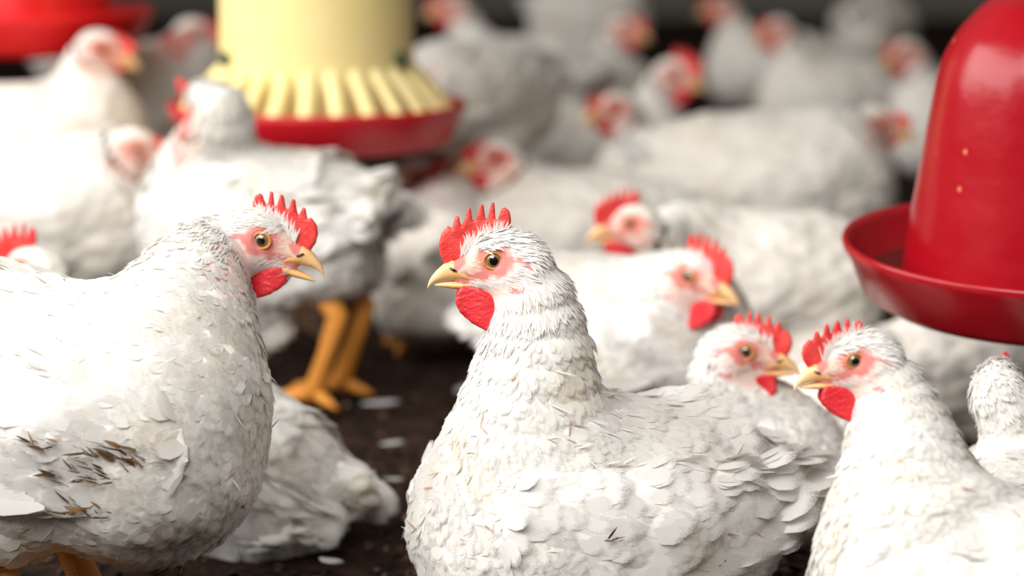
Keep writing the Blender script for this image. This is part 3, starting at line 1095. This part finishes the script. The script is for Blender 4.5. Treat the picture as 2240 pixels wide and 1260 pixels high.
def feeder(label, c, zrim):
    root = thing('tube_feeder', label, 'feeder', (c[0], c[1], zrim))
    R = .183
    pan = [(0, -.045), (R * .80, -.046), (R * .90, -.040), (R * .985, -.006), (R, 0), (R * 1.006, .005), (R * .99, .008), (R * .965, .003), (R * .88, -.030), (R * .78, -.036), (0, -.036)]
    v, f = lathe(pan, 112)
    make_mesh('pan', v, f, M['redpan'], root)
    v, f = lathe([(0, -.005), (R * .6, -.014), (R * .93, -.020)], 80)
    make_mesh('feed', v, f, M['feed'], root)
    r0 = .119
    v, f = lathe(smooth_profile([(r0 - .004, .055), (r0, .05), (r0, .07), (r0 - .001, .20), (r0 + .001, .38), (r0 + .004, .40), (r0 - .003, .40), (r0 - .005, .20), (r0 - .004, .055)], 4), 112)
    make_mesh('hopper', v, f, M['yellow'], root)
    # skirt of radiating grill fins between hopper and pan
    n = 26
    for k in range(n):
        a = 2 * math.pi * (k + .5) / n
        ca, sa = math.cos(a), math.sin(a)
        # hollow rounded fin: wedge seen from outside, narrow at the top, rounded nose at the foot
        st = [(r0 - .004, .058, .0100), (r0 + .006, .047, .0110), (r0 + .024, .028, .0112), (r0 + .042, .008, .0110), (r0 + .047, -.004, .010), (r0 + .045, -.018, .008)]
        V = []
        for (rr, z, w) in st:
            for (dr_, dw) in ((-.010, -1), (-.002, -.95), (.003, -.5), (.0045, 0), (.003, .5), (-.002, .95), (-.010, 1)):
                x, y = rr + dr_, w * dw
                V.append((x * ca - y * sa, x * sa + y * ca, z))
        F = []
        m = 7
        for i in range(len(st) - 1):
            for j in range(m - 1):
                F.append((i * m + j, i * m + j + 1, (i + 1) * m + j + 1, (i + 1) * m + j))
            F.append((i * m + m - 1, i * m, (i + 1) * m, (i + 1) * m + m - 1))
        F.append(tuple(range(m))[::-1]); F.append(tuple((len(st) - 1) * m + j for j in range(m)))
        make_mesh('grill_fin', V, F, M['yellow'], root)
    v, f = lathe(smooth_profile([(r0 - .006, .064), (r0 + .002, .046), (r0 + .005, .020), (r0 + .005, -.020)], 4), 96)
    make_mesh('grill_collar', v, f, M['yellow'], root)
    for a in (-149, -31):
        ca, sa = math.cos(math.radians(a)), math.sin(math.radians(a))
        v, f = merge([tube([((r0 - .004) * ca, (r0 - .004) * sa, .066), ((r0 + .010) * ca, (r0 + .010) * sa, .063)], [.007, .006], 12),
                      tube([((r0 + .004) * ca, (r0 + .004) * sa, .056), ((r0 + .006) * ca, (r0 + .006) * sa, .074)], [.004, .004], 8)])
        make_mesh('locking_clip', v, f, M['clip'], root)
    v, f = tube([(-.12, 0, .39), (0, 0, .47), (.12, 0, .39)], [.003] * 3, 8)
    make_mesh('wire_handle', v, f, M['cord'], root)
    v, f = tube([(0, 0, .465), (0, 0, .9), (0, 0, 2.2 - zrim)], [.003] * 3, 8)
    make_mesh('hanging_cord', v, f, M['cord'], root)
    return root


fd = P(695, 236, 2.98)
feeder('yellow tube feeder with a red pan hanging above the flock', (fd[0], fd[1]), fd[2])

# ------------------------------------------------------------------ the flock
SP_LEFT = [(.100, -.11, .012, .010, 1.0), (.085, -.11, -.006, .007, .9), (.075, -.11, -.036, .008, .9), (.045, -.11, .010, .004, .7), (.06, -.11, -.014, .004, .6), (.15, -.05, -.06, .026, .45), (.02, -.10, .05, .008, .4)]
SP_HERO = [(.02, .11, -.035, .003, .6), (-.05, .11, -.03, .0035, .6), (.035, .11, -.05, .003, .6), (-.01, .11, -.045, .004, .6), (.05, .11, -.062, .010, .5), (-.10, .08, .03, .010, .35), (-.02, .11, .03, .006, .3), (.06, .10, .01, .0025, .6)]
chicken('white chicken in sharp focus facing left, its serrated red comb held upright', (1080, 570, 1.77), 181, 0, body=(1300, 1112, 1.82), heading=210, bp=0, S=1.08, tail_up=-.02, detail=2,
        dirt=.35, spots=SP_HERO, fat=1.08, neck=1.28, neck_at=.045)
chicken('white chicken with open beak facing right, brown muck on its wing', (572, 526, 1.85), -6, 8, body=(135, 885, 1.80), heading=-18, bp=-13, S=1.18, detail=2, gape=13,
        dirt=.5, spots=SP_LEFT, comb_h=.9, wat=.80, neck=1.25, wat_back=6, nape=(-66, -26))
chicken('white chicken standing with its back to us, nape before the yellow feeder', (448, 225, 2.60), 100, 25, roll=-48, body=(560, 482, 2.63), heading=155, S=1.03, detail=1, center=True, dirt=.6, foot=(-.088, .03))
chicken('white chicken lying low behind the open-beaked one, tail on the litter', (430, 850, 2.22), 160, 0, body=(455, 1010, 2.10), heading=155, bp=22, S=.96, detail=1, center=True, dirt=.5)
chicken('white chicken facing right, beak tip nearly touching its neighbour', (1632, 770, 2.02), -8, 2, body=(1610, 1130, 2.08), heading=-25, S=.76, HS=.95, detail=1, dirt=.9, wat=1.1, comb_h=.85)
chicken('white chicken facing left at lower right, below the red drinker', (1870, 790, 1.64), 186, 5, body=(2200, 1320, 1.60), heading=165, bp=6, S=.98, HS=.84, neck=1.25, detail=2, dirt=.3, comb_h=.82, wat=.95)
chicken('white chicken seen from behind at the right edge, under the drinker', (2190, 850, 1.88), 70, 45, body=(2270, 1130, 1.86), heading=60, S=.85, HS=.82, detail=1, center=True)
chicken('white chicken facing left behind the sharp one, lifting a bright red comb', (1380, 490, 2.52), 188, 0, body=(1650, 620, 2.66), heading=182, HS=.92, S=1.05, detail=0, wat=.9)
chicken('white chicken with dark red wattles turning its beak towards us', (1505, 605, 2.25), -38, 4, body=(1360, 725, 2.34), heading=-12, S=.95, detail=1, wat=.95)
chicken('large white chicken side-on facing right beyond the sharp one', (1930, 268, 3.2), -4, 6, body=(1680, 402, 3.2), heading=0, S=1.25, wat=.5, comb_h=.5)
chicken('blurred chicken facing left with brownish face, middle distance', (1345, 235, 3.5), 200, 4, heading=205, comb_h=.6, wat=.65, face_red=.62)
chicken('blurred chicken facing right with a tall red comb, beside the dark gap', (1475, 160, 3.8), -28, 8, heading=-15)
chicken('blurred red-faced chicken at top centre facing right', (1365, 60, 4.5), -30, 4, heading=-65, comb_h=.6, wat=.65, face_red=.62)
chicken('blurred chicken with white nape facing left, below the feeder pan', (1085, 345, 3.0), 205, 0, body=(1240, 505, 3.03), heading=176, comb_h=.6, wat=.65, face_red=.62)
chicken('blurred chicken under the feeder pan with a shaded dark red face', (1005, 372, 3.1), 215, 8, body=(958, 578, 2.88), heading=95, fat=.95, S=.95, comb_h=.6, wat=.65, face_red=.62)
chicken('blurred chicken poking an orange beak out behind the standing one', (925, 392, 3.12), -25, 18, heading=-5, reach=.20, rise=.10, comb_h=.6, wat=.65, face_red=.62)
chicken('blurred pale chicken right of the yellow hopper', (955, 150, 3.6), 200, 6, body=(1040, 205, 3.6), heading=215, comb_h=.6, wat=.65, face_red=.62)
chicken('blurred chicken at the top edge right of the yellow hopper', (985, 12, 4.4), 195, 0, heading=180, S=1.1, comb_h=.6, wat=.65, face_red=.62)
chicken('blurred chicken whose body is cut by the top edge, head hidden', (1400, -70, 5.4), 20, 0, body=(1290, 40, 5.4), heading=10, center=True, comb_h=.6, wat=.65, face_red=.62)
chicken('blurred chicken at the top edge with dark face beside the dark gap', (1580, 12, 4.9), 205, 0, heading=180, comb_h=.6, wat=.65, face_red=.62)
chicken('blurred chicken facing left with a brightly lit nape, far behind', (1700, 65, 4.5), 200, 6, heading=185, comb_h=.6, wat=.65, face_red=.62)
chicken('blurred chicken with a dark brown face just left of the red dome', (1985, 115, 4.1), 205, 6, heading=190, comb_h=.6, wat=.65, face_red=.62)
chicken('blurred white chicken stretching up, before the far red drinker', (225, 105, 3.15), -10, 10, body=(85, 325, 3.12), heading=0, S=1.1, comb_h=.6, wat=.65, face_red=.62)
chicken('blurred chicken between the far red drinker and the yellow hopper', (430, 72, 3.7), -12, 10, body=(310, 205, 3.6), heading=5, comb_h=.6, wat=.65, face_red=.62)
chicken('blurred white chicken facing right, left of the standing one', (300, 325, 2.80), -12, 10, body=(75, 475, 2.84), heading=-4, S=1.2, comb_h=.5, wat=.65, face_red=.42)
chicken('chicken hidden behind the muck-stained one, only its comb and crown show', (55, 586, 2.25), 170, 0, body=(40, 780, 2.34), heading=150, S=.95, center=True, comb_h=1.05)
chicken('pale chicken resting below the drinker pan, half hidden', (2225, 765, 2.62), 30, 0, body=(2135, 790, 2.50), heading=20, S=.82, center=True, comb_h=.6, wat=.65, face_red=.62)
chicken('greyish chicken lying on dark litter between two facing birds', (1850, 790, 2.42), 60, 10, body=(1815, 870, 2.26), heading=100, S=.62, center=True, comb_h=.6, wat=.65, face_red=.62)
chicken('blurred chicken at top right, back towards us', (1960, -20, 5.6), 60, 0, body=(1910, 60, 5.5), heading=70, center=True, comb_h=.6, wat=.65, face_red=.62)


# ------------------------------------------------------------------ dropped feathers on the litter
def dropped(px, py, L, a, k):
    ang = PITCH + math.atan((py - H / 2) / FPX)
    d = CAMZ / math.tan(ang)
    w = P(px, py, d)
    v, f, c = feathers(T_FULL, np.zeros((1, 3)), np.array([[1.0, 0, 0]]), np.array([[0, 0, 1.0]]), np.array([L]), np.array([L * .26]), np.array([.14]), np.array([.10]), WHITE[None] * .62, np.zeros(1))
    v[:, 2] += .006
    o = make_mesh('feather', v, f, M['vane'], None, c)
    o.location = (w[0], w[1], 0)
    o.rotation_euler = (0, 0, a)
    tag(o, k, 'feather', 'loose white feathers on the litter')


for (px, py, L, a, k) in [
    (790, 895, .045, .1, 'large pale feather on dark litter beside the orange foot'),
    (1000, 870, .035, 1.2, 'pale feather on the litter left of the sharp bird'),
    (830, 985, .028, .4, 'small feather on the litter right of the lying bird'),
    (905, 725, .03, .2, 'faint feather on the litter behind the orange foot'),
    (700, 1235, .03, -.8, 'small feather near the lower edge of the litter'),
    (470, 1180, .03, .2, 'feather under the muck-stained bird breast'),
    (540, 1225, .045, .9, 'long thin feather lying low on the litter, lower left'),
    (840, 1060, .022, -.3, 'small feather between the lying bird and the sharp one'),
    (940, 770, .025, .7, 'feather on the litter just behind the sharp bird head'),
]:
    dropped(px, py, L, a, k)
